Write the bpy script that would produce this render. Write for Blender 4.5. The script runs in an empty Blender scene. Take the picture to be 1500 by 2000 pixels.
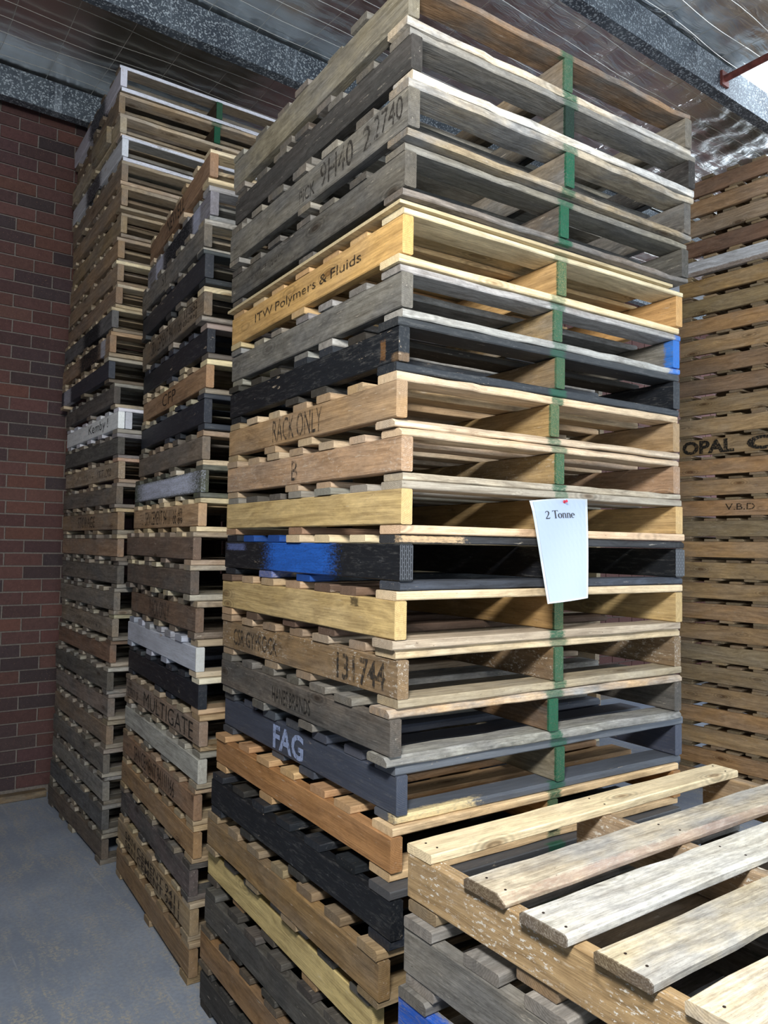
import bpy, math, random
from mathutils import Vector, Matrix
R = random.Random(7)
PI = math.pi
sc = bpy.context.scene
COL = sc.collection
DAY, LAMP, EXPO = 3.8, 80.0, 0.42
# ---------------------------------------------------------------- camera
TH = -0.63
FPX, PITCH, ROLL, CAMH = 1493.19, 0.0441506, 0.0154459, 1.69984
def cam2b(x, y, z):      # camera-heading frame -> building frame
    return Vector((x*math.cos(TH) - y*math.sin(TH), x*math.sin(TH) + y*math.cos(TH), z))
c_, s_ = math.cos(PITCH), math.sin(PITCH)
right0, up0, fwd = cam2b(1, 0, 0), cam2b(0, -s_, c_), cam2b(0, c_, s_)
cr, sr = math.cos(ROLL), math.sin(ROLL)
rt, up = right0*cr + up0*sr, up0*cr - right0*sr
cd = bpy.data.cameras.new('camera'); cam = bpy.data.objects.new('camera', cd); COL.objects.link(cam)
cd.sensor_fit = 'VERTICAL'; cd.sensor_height = 36; cd.lens = FPX/2000*36; cd.clip_start = .02
m = Matrix((rt, up, -fwd)).transposed().to_4x4(); m.translation = Vector((0, 0, CAMH)); cam.matrix_world = m
sc.camera = cam
# ---------------------------------------------------------------- world, lights, exposure
w = bpy.data.worlds.new('overcast_sky'); sc.world = w; w.use_nodes = True
w.node_tree.nodes['Background'].inputs[0].default_value = (.80, .90, 1, 1)
w.node_tree.nodes['Background'].inputs[1].default_value = DAY
def area(name, loc, target, sx, sy, power, color, portal=False):
    l = bpy.data.lights.new(name, 'AREA'); l.shape = 'RECTANGLE'; l.size = sx; l.size_y = sy; l.energy = power; l.color = color
    o = bpy.data.objects.new(name, l); COL.objects.link(o); o.location = loc
    o.rotation_euler = (Vector(target) - Vector(loc)).to_track_quat('-Z', 'Y').to_euler()
    if portal: l.cycles.is_portal = True
    return o
area('work_lamp', (-.15, .0, 2.75), (1.5, 2.2, 1.2), .35, .35, LAMP, (1, .97, .92))
area('skylight_portal', (5.15, .3, 4.80), (5.15, .3, 0), 1.1, 4.6, 1, (1, 1, 1), True)
area('added_opening_portal', (1.5, -5.99, 2.0), (1.5, 0, 2.0), 7.0, 4.0, 1, (1, 1, 1), True)  # unseen opening behind the camera, added as daylight fill
area('added_side_opening_portal', (9.99, .4, 2.15), (0, .4, 2.15), 9.8, 4.3, 1, (1, 1, 1), True)  # unseen opening added so daylight enters from the right
vs = sc.view_settings; vs.view_transform = 'Standard'; vs.look = 'None'; vs.exposure = EXPO; vs.gamma = 1; vs.use_curve_mapping = False
sc.display_settings.display_device = 'sRGB'
sc.cycles.use_denoising = True; sc.cycles.use_adaptive_sampling = True; sc.cycles.adaptive_threshold = .02; sc.cycles.max_bounces = 8; sc.cycles.diffuse_bounces = 4
# ---------------------------------------------------------------- helpers
def lin(h):
    h = h.lstrip('#'); v = [int(h[i:i+2], 16)/255 for i in (0, 2, 4)]
    return tuple(x/12.92 if x <= .04045 else ((x+.055)/1.055)**2.4 for x in v)
def jit(c, a=.08, h=.03):
    k = 1 + R.uniform(-a, a)
    return tuple(max(0, x*k*(1+R.uniform(-h, h))) for x in c)
def mesh(name, V, F, mat=None, smooth=False):
    me = bpy.data.meshes.new(name); me.from_pydata([tuple(v) for v in V], [], F); me.update()
    if mat: me.materials.append(mat)
    if smooth:
        for p in me.polygons: p.use_smooth = True
    return me
def link(name, me, parent=None, loc=(0, 0, 0), rot=(0, 0, 0), scale=(1, 1, 1), color=None):
    o = bpy.data.objects.new(name, me); COL.objects.link(o); o.parent = parent
    o.location = loc; o.rotation_euler = rot; o.scale = scale
    if color: o.color = (*color[:3], 1)
    return o
def tag(o, label=None, cat=None, group=None, kind=None):
    for k, v in (('label', label), ('category', cat), ('group', group), ('kind', kind)):
        if v: o[k] = v
    return o
BOXF = [(0, 3, 2, 1), (4, 5, 6, 7), (0, 1, 5, 4), (1, 2, 6, 5), (2, 3, 7, 6), (3, 0, 4, 7)]
def boxv(x0, x1, y0, y1, z0, z1):
    return [(x0, y0, z0), (x1, y0, z0), (x1, y1, z0), (x0, y1, z0), (x0, y0, z1), (x1, y0, z1), (x1, y1, z1), (x0, y1, z1)]
class MB:
    def __init__(s): s.v = []; s.f = []
    def add(s, V, F):
        n = len(s.v); s.v += list(V); s.f += [tuple(i+n for i in f) for f in F]
    def box(s, *a): s.add(boxv(*a), BOXF)
    def tube(s, pts, r, n=6):
        pts = [Vector(p) for p in pts]; V = []; F = []
        for i, p in enumerate(pts):
            d = (pts[min(i+1, len(pts)-1)] - pts[max(i-1, 0)]).normalized()
            a = d.cross(Vector((0, 0, 1)) if abs(d.z) < .9 else Vector((1, 0, 0))).normalized(); b = d.cross(a)
            for k in range(n): V.append(p + (a*math.cos(2*PI*k/n) + b*math.sin(2*PI*k/n))*r)
        for i in range(len(pts)-1):
            for k in range(n): F.append((i*n+k, i*n+(k+1) % n, (i+1)*n+(k+1) % n, (i+1)*n+k))
        F.append(tuple(range(n))[::-1]); F.append(tuple(range((len(pts)-1)*n, len(pts)*n)))
        s.add(V, F)
    def mesh(s, name, mat, smooth=False): return mesh(name, s.v, s.f, mat, smooth)
# ---------------------------------------------------------------- materials
class NT:
    def __init__(s, name):
        s.m = bpy.data.materials.new(name); s.m.use_nodes = True; s.t = s.m.node_tree; s.n = s.t.nodes; s.b = s.n['Principled BSDF']
    def node(s, t, **kw):
        n = s.n.new(t)
        for k, v in kw.items(): setattr(n, k, v)
        return n
    def put(s, n, i, v):
        if isinstance(v, bpy.types.NodeSocket): s.t.links.new(v, n.inputs[i])
        elif v is not None: n.inputs[i].default_value = v
    def math(s, op, a, b=None, c=None, clamp=False):
        n = s.node('ShaderNodeMath', operation=op, use_clamp=clamp); s.put(n, 0, a); s.put(n, 1, b); s.put(n, 2, c); return n.outputs[0]
    def vmath(s, op, a, b=None):
        n = s.node('ShaderNodeVectorMath', operation=op); s.put(n, 0, a); s.put(n, 1, b)
        return n.outputs['Value'] if op in ('LENGTH', 'DOT_PRODUCT') else n.outputs[0]
    def mix(s, f, a, b, mode='MIX'):
        n = s.node('ShaderNodeMix', data_type='RGBA', blend_type=mode); s.put(n, 0, f); s.put(n, 6, a); s.put(n, 7, b); return n.outputs[2]
    def noise(s, v, scale, detail=3, rough=.55, dist=0):
        n = s.node('ShaderNodeTexNoise'); s.put(n, 'Vector', v); n.inputs['Scale'].default_value = scale
        n.inputs['Detail'].default_value = detail; n.inputs['Roughness'].default_value = rough; n.inputs['Distortion'].default_value = dist
        return n.outputs[0]
    def rng(s, v, a, b, c=0., d=1.):
        n = s.node('ShaderNodeMapRange', clamp=True); s.put(n, 0, v); s.put(n, 1, a); s.put(n, 2, b); s.put(n, 3, c); s.put(n, 4, d); return n.outputs[0]
    def sep(s, v):
        n = s.node('ShaderNodeSeparateXYZ'); s.put(n, 0, v); return n.outputs
    def comb(s, x, y, z):
        n = s.node('ShaderNodeCombineXYZ'); s.put(n, 0, x); s.put(n, 1, y); s.put(n, 2, z); return n.outputs[0]
    def attr(s, name):
        n = s.node('ShaderNodeAttribute', attribute_type='OBJECT'); n.attribute_name = name; return n
    def bump(s, h, strength, dist=.002):
        n = s.node('ShaderNodeBump'); n.inputs['Strength'].default_value = strength; n.inputs['Distance'].default_value = dist
        s.put(n, 'Height', h); s.t.links.new(n.outputs[0], s.b.inputs['Normal'])
def wood(name, painted=False):
    N = NT(name); tc = N.node('ShaderNodeTexCoord'); oi = N.node('ShaderNodeObjectInfo')
    P = tc.outputs['Object']; rnd = oi.outputs['Random']
    off = N.comb(N.math('MULTIPLY', rnd, 37.), N.math('MULTIPLY', rnd, 91.), N.math('MULTIPLY', rnd, 53.))
    Q = N.vmath('ADD', P, off)
    nx = N.math('ABSOLUTE', N.sep(tc.outputs['Normal'])[0]); end = N.math('GREATER_THAN', nx, .6)
    st = N.vmath('MULTIPLY', Q, (1.3, 26., 26.))
    warp = N.noise(N.vmath('MULTIPLY', Q, (1.6, 5, 5)), 1.2, 2)
    st2 = N.vmath('ADD', st, N.vmath('SCALE', N.comb(0, warp, warp), None))
    st2 = N.vmath('ADD', st, N.comb(0., N.math('MULTIPLY', warp, 5.), N.math('MULTIPLY', warp, 5.)))
    g1 = N.noise(st2, 1.6, 5, .65); g2 = N.noise(N.vmath('MULTIPLY', Q, (5., 240., 240.)), 1., 3, .7)
    # growth rings on end grain
    ex = N.vmath('ADD', N.vmath('MULTIPLY', P, (0., 1., 1.)), N.comb(0., N.math('MULTIPLY_ADD', rnd, .12, -.06), -.05))
    rad = N.math('ADD', N.vmath('LENGTH', ex), N.math('MULTIPLY', N.noise(N.vmath('MULTIPLY', Q, (0., 30., 30.)), 1., 2), .006))
    ring = N.math('MULTIPLY_ADD', N.math('SINE', N.math('MULTIPLY', rad, 1300.)), .5, .5)
    saw = N.noise(N.vmath('MULTIPLY', Q, (1., 160., 90.)), 1., 3, .7)
    ringm = N.math('MULTIPLY_ADD', ring, .22, N.math('MULTIPLY', saw, .75))
    grain = N.rng(N.math('MULTIPLY_ADD', g2, .42, N.math('MULTIPLY', g1, .62)), .36, .68, 0, 1)
    gr = N.node('ShaderNodeMix', data_type='FLOAT'); N.put(gr, 0, end); N.put(gr, 2, grain); N.put(gr, 3, ringm); grain = gr.outputs[0]
    base = oi.outputs['Color']
    blot = N.noise(N.vmath('MULTIPLY', Q, (3.5, 9., 9.)), 1., 5, .6)
    if not painted:
        col = N.mix(grain, N.mix(1., base, (.56, .52, .48, 1), 'MULTIPLY'), N.mix(1., base, (1.28, 1.27, 1.25, 1), 'MULTIPLY'))
        wth = N.attr('wth').outputs['Fac']
        bw = N.node('ShaderNodeRGBToBW'); N.put(bw, 0, col)
        gcol = N.mix(1., N.comb(bw.outputs[0], bw.outputs[0], bw.outputs[0]), (.80, .79, .76, 1), 'MULTIPLY')
        col = N.mix(N.math('MULTIPLY', N.rng(blot, .40, .62), wth), col, gcol)
        # knots
        vo = N.node('ShaderNodeTexVoronoi'); N.put(vo, 'Vector', N.vmath('MULTIPLY', Q, (3.2, 9., 9.))); vo.inputs['Scale'].default_value = 1.
        kd = vo.outputs['Distance']; kring = N.math('MULTIPLY_ADD', N.math('SINE', N.math('MULTIPLY', kd, 90.)), .18, .82)
        kn = N.math('MULTIPLY', N.rng(kd, .13, .07), N.math('SUBTRACT', 1., end))
        col = N.mix(N.math('MULTIPLY', kn, .7), col, N.mix(1., col, (.36, .26, .18, 1), 'MULTIPLY'))
        col = N.mix(N.math('MULTIPLY', N.rng(kd, .3, .15), N.math('SUBTRACT', 1., end)), col, N.mix(1., col, N.comb(kring, kring, kring), 'MULTIPLY'))
        mid = N.noise(N.vmath('MULTIPLY', Q, (22., 60., 60.)), 1., 7, .78); kk = N.rng(mid, .36, .62, .70, 1.16)
        col = N.mix(N.math('MULTIPLY_ADD', wth, .7, .35), col, N.mix(1., col, N.comb(kk, kk, kk), 'MULTIPLY'))
        speck = N.rng(N.noise(N.vmath('MULTIPLY', Q, (70., 150., 150.)), 1., 3, .8), .66, .70); col = N.mix(N.math('MULTIPLY', speck, .6), col, N.mix(1., col, (.25, .22, .2, 1), 'MULTIPLY'))
        ew = N.math('MULTIPLY', N.math('MULTIPLY', end, wth), .45); col = N.mix(ew, col, N.mix(1., col, (.42, .36, .30, 1), 'MULTIPLY'))
        # stains, dirt and pale scuffs
        dirt = N.rng(N.noise(N.vmath('MULTIPLY', Q, (5., 22., 22.)), 1., 6, .7), .54, .72)
        col = N.mix(N.math('MULTIPLY', dirt, N.math('MULTIPLY_ADD', wth, .5, .10)), col, N.mix(1., col, (.38, .36, .35, 1), 'MULTIPLY'))
        sc1 = N.rng(N.noise(N.vmath('MULTIPLY', Q, (14., 110., 110.)), 1., 4, .75), .63, .70)
        col = N.mix(N.math('MULTIPLY', sc1, .45), col, (.62, .56, .46, 1))
        spl = N.attr('splat').outputs['Fac']
        sp = N.math('MULTIPLY', N.rng(N.noise(N.vmath('MULTIPLY', Q, (60., 130., 130.)), 1., 4, .75), .57, .60), N.rng(N.noise(Q, 9., 2), .40, .58))
        col = N.mix(N.math('MULTIPLY', sp, spl), col, (.70, .68, .62, 1))
        rough = .8
    else:
        k = N.math('MULTIPLY_ADD', grain, .34, N.math('MULTIPLY_ADD', blot, .6, .55)); col = N.mix(1., base, N.comb(k, k, k), 'MULTIPLY')
        chip = N.rng(N.noise(N.vmath('MULTIPLY', Q, (9., 42., 42.)), 1., 6, .72), .655, .675)
        col = N.mix(N.math('MULTIPLY', chip, .8), col, (.40, .33, .25, 1))
        scr = N.rng(N.noise(N.vmath('MULTIPLY', Q, (30., 160., 100.)), 1., 4, .8), .64, .72)
        col = N.mix(N.math('MULTIPLY', scr, .35), col, (.30, .31, .33, 1))
        wear = N.rng(N.noise(N.vmath('MULTIPLY', Q, (16., 90., 90.)), 1., 6, .8), .52, .66); col = N.mix(N.math('MULTIPLY', wear, .30), col, (.16, .16, .155, 1))
        rough = .55
    rag = N.noise(N.vmath('MULTIPLY', Q, (70., 170., 170.)), 1., 6, .75); patchy = N.rng(N.noise(N.vmath('MULTIPLY', Q, (60., 260., 260.)), 1., 4, .75), .34, .52, .55, 1.)
    for k in ('pa', 'pb', 'pc'):
        cc, hh, pc, on = N.attr(k+'_c').outputs['Vector'], N.attr(k+'_h').outputs['Vector'], N.attr(k+'_col').outputs['Color'], N.attr(k+'_on').outputs['Fac']
        d = N.vmath('ABSOLUTE', N.vmath('DIVIDE', N.vmath('SUBTRACT', P, cc), hh)); dx = N.sep(d)
        mx = N.math('MAXIMUM', N.math('MAXIMUM', dx[0], dx[1]), dx[2])
        edge = N.math('ADD', mx, N.math('MULTIPLY_ADD', rag, 1.5, -.75))
        mk = N.math('MULTIPLY', N.math('MULTIPLY', N.rng(edge, 1.15, .75), on), patchy)
        shade = N.math('MULTIPLY_ADD', grain, .5, .7)
        col = N.mix(mk, col, N.mix(1., pc, N.comb(shade, shade, shade), 'MULTIPLY'))
    N.put(N.b, 'Base Color', col); N.put(N.b, 'Roughness', rough)
    N.put(N.b, 'Specular IOR Level', .25 if not painted else .4)
    N.bump(N.math('MULTIPLY_ADD', grain, .8, N.math('MULTIPLY', blot, .6)), .55, .0016)
    return N.m
WOOD, PAINT = wood('rough_sawn_timber'), wood('painted_timber', True)
def plain(name, hexc, rough=.6, metal=0., nz=None):
    N = NT(name); c = (*lin(hexc), 1)
    if nz:
        tc = N.node('ShaderNodeTexCoord'); n = N.noise(tc.outputs['Object'], nz[0], 4)
        k = N.rng(n, .35, .65, 1-nz[1], 1+nz[1]); N.put(N.b, 'Base Color', N.mix(1., c, N.comb(k, k, k), 'MULTIPLY'))
    else: N.put(N.b, 'Base Color', c)
    N.put(N.b, 'Roughness', rough); N.put(N.b, 'Metallic', metal); return N.m
def inkm(name, hexc, cover=.5):           # ink that has worn off in places
    N = NT(name); tc = N.node('ShaderNodeTexCoord'); n = N.noise(N.vmath('MULTIPLY', tc.outputs['Object'], (90., 90., 60.)), 1., 4, .7)
    N.put(N.b, 'Base Color', (*lin(hexc), 1)); N.put(N.b, 'Roughness', .8)
    N.put(N.b, 'Alpha', N.rng(n, cover-.08, cover+.06, .15, .92)); return N.m
INK = {'black': inkm('black_stencil_ink', '#15130f', .44), 'faded': inkm('faded_stencil_ink', '#2c2824', .50), 'light': inkm('pale_blue_stencil_paint', '#93a3c8', .42),
       'brown': inkm('dark_brown_stencil_ink', '#221509', .44)}
# concrete floor
N = NT('painted_concrete'); tc = N.node('ShaderNodeTexCoord'); P = tc.outputs['Object']
col = N.mix(N.rng(N.noise(P, 2.2, 5), .35, .65), (*lin('#8691a2'), 1), (*lin('#9aa5b6'), 1))
col = N.mix(N.rng(N.noise(P, 60., 4), .4, .6, 0, .3), col, (*lin('#757f8d'), 1))
Px = N.sep(P)
du = N.rng(N.noise(N.vmath('MULTIPLY', P, (9., 2.4, 1.)), 1.6, 7, .75, .6), .44, .60)
du2 = N.rng(N.noise(P, 75., 5, .8), .47, .56)
reg = N.rng(N.noise(N.vmath('ADD', P, (3.1, 1.7, 0)), 1.25, 3), .38, .54)
mask = N.math('MULTIPLY', N.math('MULTIPLY', du, du2), reg)
col = N.mix(N.math('MULTIPLY', mask, .85), col, (*lin('#bbb4a2'), 1))
lines = N.rng(N.noise(N.vmath('MULTIPLY', P, (26., .9, 1.)), 1., 3, .6), .665, .70)
col = N.mix(N.math('MULTIPLY', lines, .4), col, (*lin('#b4b9c2'), 1))
N.put(N.b, 'Base Color', col); N.put(N.b, 'Roughness', .62); N.bump(N.noise(P, 120., 4), .15, .001); CONC = N.m
# brick: each brick takes its own tone from the object colour
N = NT('red_brick'); tc = N.node('ShaderNodeTexCoord'); oi = N.node('ShaderNodeObjectInfo'); P = N.vmath('ADD', tc.outputs['Object'], N.comb(N.math('MULTIPLY', oi.outputs['Random'], 40.), 0., 0.))
k = N.rng(N.noise(P, 45., 5, .7), .3, .7, .78, 1.18); col = N.mix(1., oi.outputs['Color'], N.comb(k, k, k), 'MULTIPLY')
col = N.mix(N.rng(N.noise(P, 160., 2), .66, .72), col, (*lin('#8a6a58'), 1))
N.put(N.b, 'Base Color', col); N.put(N.b, 'Roughness', .85); N.bump(N.noise(P, 90., 5), .4, .001); BRICK = N.m
MORTAR = plain('grey_mortar', '#7d766f', .95, 0, (70., .18))
# galvanised steel with spangle and drips
N = NT('galvanised_steel'); tc = N.node('ShaderNodeTexCoord'); P = tc.outputs['Object']
vo = N.node('ShaderNodeTexVoronoi'); N.put(vo, 'Vector', P); vo.inputs['Scale'].default_value = 125.
bw = N.node('ShaderNodeRGBToBW'); N.put(bw, 0, vo.outputs['Color'])
sp = N.rng(bw.outputs[0], .62, .80)
col = N.mix(N.rng(N.noise(P, 4., 4), .35, .65), (.045, .055, .070, 1), (.095, .115, .135, 1)); col = N.mix(N.math('MULTIPLY', sp, .75), col, (.48, .53, .56, 1))
drip = N.rng(N.noise(N.vmath('MULTIPLY', P, (22., 1., 1.2)), 1., 3), .64, .70); col = N.mix(N.math('MULTIPLY', drip, .3), col, (.45, .5, .55, 1))
N.put(N.b, 'Base Color', col); N.put(N.b, 'Metallic', .35); N.put(N.b, 'Roughness', N.rng(bw.outputs[0], 0, 1, .35, .6)); GALV = N.m
# crinkled foil insulation
N = NT('foil_insulation'); tc = N.node('ShaderNodeTexCoord'); P = tc.outputs['Object']
col = N.mix(N.rng(N.noise(P, 1.3, 4), .35, .65), (.78, .78, .76, 1), (.90, .92, .93, 1))
N.put(N.b, 'Base Color', col); N.put(N.b, 'Metallic', 1.); N.put(N.b, 'Roughness', .30)
h = N.math('ADD', N.noise(N.vmath('MULTIPLY', P, (3., 16., 1.)), 1.4, 4, .6, .8), N.math('MULTIPLY', N.noise(N.vmath('MULTIPLY', P, (30., 9., 1.)), 1., 4, .65), .35))
h = N.math('MULTIPLY', h, N.rng(N.sep(P)[0], 1.2, 3., .12, 1.)); N.bump(h, .5, .02); FOIL = N.m
WIRE = plain('bright_steel_wire', '#c9c6bd', .35, .6)
RED = plain('red_oxide_pipe', '#6d3a33', .55, .1, (30., .3))
BLOCKM = plain('grey_blockwork', '#5c5750', .9, 0, (8., .15))
BLACKP = NT('perforated_nail_plate'); N = BLACKP; tc = N.node('ShaderNodeTexCoord'); br = N.node('ShaderNodeTexBrick'); sx = N.sep(tc.outputs['Object'])
N.put(br, 'Vector', N.comb(sx[2], sx[1], 0.)); br.inputs['Scale'].default_value = 1.; br.inputs['Brick Width'].default_value = .020; br.inputs['Row Height'].default_value = .0062
br.inputs['Mortar Size'].default_value = .0018; br.inputs['Color1'].default_value = (.004, .004, .005, 1); br.inputs['Color2'].default_value = (.006, .006, .008, 1); br.inputs['Mortar'].default_value = (.075, .08, .09, 1)
N.put(N.b, 'Base Color', br.outputs[0]); N.put(N.b, 'Roughness', .45); N.put(N.b, 'Metallic', .4); PLATE = N.m
PAPER = plain('white_paper', '#9aa9c2', .35); LAMI = plain('clear_laminate_edge', '#aeb6ba', .12); PIN = plain('red_plastic', '#b3203c', .3); TYPE = plain('printed_black', '#1b1b1d', .6)
NAILM = plain('rusty_nail', '#2a1d15', .7, .2)
# ---------------------------------------------------------------- the setting
H = 4.75
fm = MB(); fm.box(-5, 10, -6, 5.9, -.12, 0); tag(link('floor', fm.mesh('floor', CONC)), kind='structure')
# brick wall: mortar core, bricks in view singly, the rest joined
wl = MB(); wl.box(-5, 10, 5.572, 5.80, 0, H+.1); wall = tag(link('wall_back', wl.mesh('wall_back', MORTAR)), kind='structure')
CP, BL = .0867, .24; Z0 = 2.308 - 26*CP; far_b = MB()
bm_cache = []
def brick_mesh():
    V = []
    for x in (-.115, .115):
        for y in (-.012, .03):
            for z in (-.0382, .0382): V.append((x+R.uniform(-.001, .001), y+(R.uniform(-.0015, .0015) if y < 0 else 0), z+R.uniform(-.001, .001)))
    V = [V[0], V[4], V[6], V[2], V[1], V[5], V[7], V[3]]
    return mesh('brick', V, BOXF, BRICK)
bm_cache = [brick_mesh() for _ in range(12)]
tones = ['#523735', '#5a3c38', '#4d3636', '#5e403a', '#443435', '#543936', '#634138', '#3f3335', '#563b38']
for r in range(-1, 53):
    z = Z0 + (r+.5)*CP
    if z < .03 or z > H: continue
    off = 1.075 if r % 2 == 0 else .955
    n0 = int((-5-off)/BL)
    for i in range(n0, n0+64):
        x = off + (i+.5)*BL
        if not -4.9 < x < 9.9: continue
        if .62 < x < 1.86:
            c = lin(R.choice(tones))
            link('brick', R.choice(bm_cache), wall, (x, 5.572, z), color=jit(c, .12))
        else: far_b.box(x-.115, x+.115, 5.560, 5.60, z-.038, z+.038)
fb = link('distant_brickwork', far_b.mesh('distant_brickwork', BRICK), wall, color=lin('#5f3c37')); fb['kind'] = 'stuff'
for nm, bs in (('wall_left', [(-5.2, -5, -6, 5.8, 0, H+.1)]), ('wall_right', [(10, 10.2, 5.3, 5.8, 0, H+.1), (10, 10.2, -6, -4.5, 0, H+.1), (10, 10.2, -4.5, 5.3, 4.3, H+.1), (10, 10.2, 1.5, 5.3, 0, 1.9)])):
    q = MB(); [q.box(*b) for b in bs]; tag(link(nm, q.mesh(nm, BLOCKM)), kind='structure')  # right wall gap and its low sill are shaped for the light
q = MB(); q.box(-5.2, -2, -6.2, -6, 0, H+.1); q.box(5, 10.2, -6.2, -6, 0, H+.1); q.box(-2, 5, -6.2, -6, 4.0, H+.1)  # gap in this unseen wall is added to let daylight in
tag(link('wall_front', q.mesh('wall_front', BLOCKM)), kind='structure')
# ceiling of foil with an open roof bay at u 4.6..5.7, v < 2.62
PUR = [5.32, 4.05, 2.53, 1.1, -.3, -1.8, -3.3, -4.8]
def sag(v):
    for a, b in zip(PUR[1:], PUR[:-1]):
        if a <= v <= b: return -.045*math.sin(PI*(v-a)/(b-a))
    return 0.
def hsh(i, j): return math.sin(i*127.1+j*311.7)*43758.5453 % 1
def foilz(u, v):
    i, j = math.floor(u/.3), math.floor(v/.15)
    fu, fv = u/.3-i, v/.15-j; k = .25+.75*min(1, max(0, (u-1.3)/1.6))
    g1, g2 = hsh(i, j)*4, hsh(j+7, i-3)*4
    return H + .012 + sag(v) + k*.013*abs(math.sin(PI*fu)*math.sin(PI*fv))**.8*(1+g1*(fu-.5)+g2*(fv-.5)) + k*.004*math.sin(u*41+3*math.sin(v*17))
cb = MB()
def patch(u0, u1, v0, v1, step):
    nu, nv = max(1, round((u1-u0)/step)), max(1, round((v1-v0)/step))
    V = [(u0+(u1-u0)*i/nu, v0+(v1-v0)*j/nv, foilz(u0+(u1-u0)*i/nu, v0+(v1-v0)*j/nv)) for j in range(nv+1) for i in range(nu+1)]
    cb.add(V, [(j*(nu+1)+i, (j+1)*(nu+1)+i, (j+1)*(nu+1)+i+1, j*(nu+1)+i+1) for j in range(nv) for i in range(nu)])
patch(-5.2, -.3, -6.2, 5.8, .3); patch(-.3, 4.6, -6.2, 1.5, .3); patch(5.7, 10.2, -6.2, 1.5, .3); patch(4.6, 5.7, -6.2, -2., .3)
patch(-.3, 4.6, 1.5, 5.8, .0375); patch(4.6, 5.7, 2.6, 5.8, .0375); patch(5.7, 7.2, 1.5, 5.8, .0375); patch(7.2, 10.2, 1.5, 5.8, .3)
ceil = tag(link('ceiling', cb.mesh('ceiling', FOIL, True)), kind='structure')
wm = MB()
v = -2.0
while v < 5.5:
    pts = []; ph = R.uniform(0, 6)
    for i in range(60):
        u = -.5 + i*.14
        pts.append((u, v+.012*math.sin(u*2.3+ph)+.006*math.sin(u*7+ph), H-.004+sag(v)+.004*math.sin(u*5+ph)))
    if v < 2.55:
        wm.tube([p for p in pts if p[0] < 4.6], .0020, 4)
    else: wm.tube(pts, .0020, 4)
    v += .15
u = -.45
while u < 7.5:
    ph = R.uniform(0, 6)
    vs_ = [(-2+j*.15) for j in range(51)]
    pts = [(u+.008*math.sin(v*3+ph), v, H-.002+sag(v)) for v in vs_ if not (4.6 < u < 5.7 and v < 2.55)]
    wm.tube(pts, .0017, 4); u += .30
wo = link('wire_mesh', wm.mesh('wire_mesh', WIRE), ceil); wo['kind'] = 'stuff'
# purlins: C sections, web towards the camera
names = ['galvanised steel purlin along the top of the brick wall', 'galvanised steel purlin crossing above the two stacks nearest the wall', 'galvanised steel purlin beside the open skylight bay']
for i, pv in enumerate(PUR):
    q = MB(); q.box(-5, 10, pv, pv+.004, H-.20, H-.003); q.box(-5, 10, pv+.004, pv+.075, H-.20, H-.196); q.box(-5, 10, pv+.004, pv+.075, H-.007, H-.003); q.box(-5, 10, pv+.071, pv+.075, H-.196, H-.18)
    tag(link('steel_purlin', q.mesh('steel_purlin', GALV)), names[i] if i < 3 else 'galvanised steel purlin over the open floor by the added opening', 'beam', None if i < 3 else 'purlins over the open floor')
q = MB(); q.tube([(4.41, 2.528, 4.635), (4.42, 1.9, 4.645), (4.43, .9, 4.66)], .021, 12); q.box(4.375, 4.45, 2.514, 2.5295, 4.59, 4.68)
tag(link('roof_pipe', q.mesh('roof_pipe', RED)), 'thin red oxide pipe bracketed to the purlin at the skylight', 'pipe')
q = MB(); q.add([(x+.003*math.sin(9*x), y, z) for x, y, z in boxv(.96, 1.36, 5.46, 5.53, 0, .05)], BOXF)
# ---------------------------------------------------------------- boards
def board_mesh(Lx, wy, tz, rough=1., wane=0., n=7, seed=0, cut=0.):
    """a rough sawn board, local X along the grain; its surface never leaves the nominal box"""
    r = random.Random(seed); c = .0028; V = []; F = []
    for i in range(n):
        x = -Lx/2 + Lx*i/(n-1)
        if 0 < i < n-1: x += r.uniform(-.3, .3)*Lx/(n-1)
        a = [r.uniform(0, .0026)*rough*(2.2 if r.random() < .15 else 1) for _ in range(4)]
        y0, y1, z0, z1 = -wy/2+a[0], wy/2-a[1], -tz/2+a[2]*.4, tz/2-a[3]*.4
        wn = wane*r.uniform(.6, 1.3); w2 = wane*r.uniform(.1, .6)
        V += [(x, y0+c, z0), (x, y1-c, z0), (x, y1, z0+c), (x, y1, z1-c-w2*.5), (x, y1-c-w2, z1), (x, y0+c+wn, z1), (x, y0, z1-c-wn*.55), (x, y0, z0+c)]
    e = cut
    for k in range(8): V[k] = (V[k][0] + e*r.uniform(0, 1), V[k][1], V[k][2])
    for i in range(n-1):
        for k in range(8): F.append((i*8+k, (i+1)*8+k, (i+1)*8+(k+1) % 8, i*8+(k+1) % 8))
    F = [f[::-1] for f in F]
    F.append(tuple(range(8))[::-1][::-1]); F.append(tuple(range((n-1)*8, n*8))[::-1])
    me = mesh('board', V, F, None); me.materials.append(WOOD); me.validate(); return me
def fix_normals(me):
    import bmesh
    b = bmesh.new(); b.from_mesh(me); bmesh.ops.recalc_face_normals(b, faces=b.faces); b.to_mesh(me); b.free()
L = 1.165
DECK = [board_mesh(L, .1, .022, 1., R.choice([0, 0, 0, .006]), 11, s) for s in range(18)]
ROUGH = [board_mesh(L, .1, .022, 1.9, R.choice([0, .006, .01]), 16, 60+s) for s in range(5)]
BEAR = [board_mesh(L, .038, .097, .8, 0, 6, 100+s) for s in range(8)]
for me in DECK + BEAR + ROUGH: fix_normals(me)
def painted_copy(me):
    c = me.copy(); c.materials.clear(); c.materials.append(PAINT); return c
DECKP = [painted_copy(m_) for m_ in DECK]; BEARP = [painted_copy(m_) for m_ in BEAR]
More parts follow.
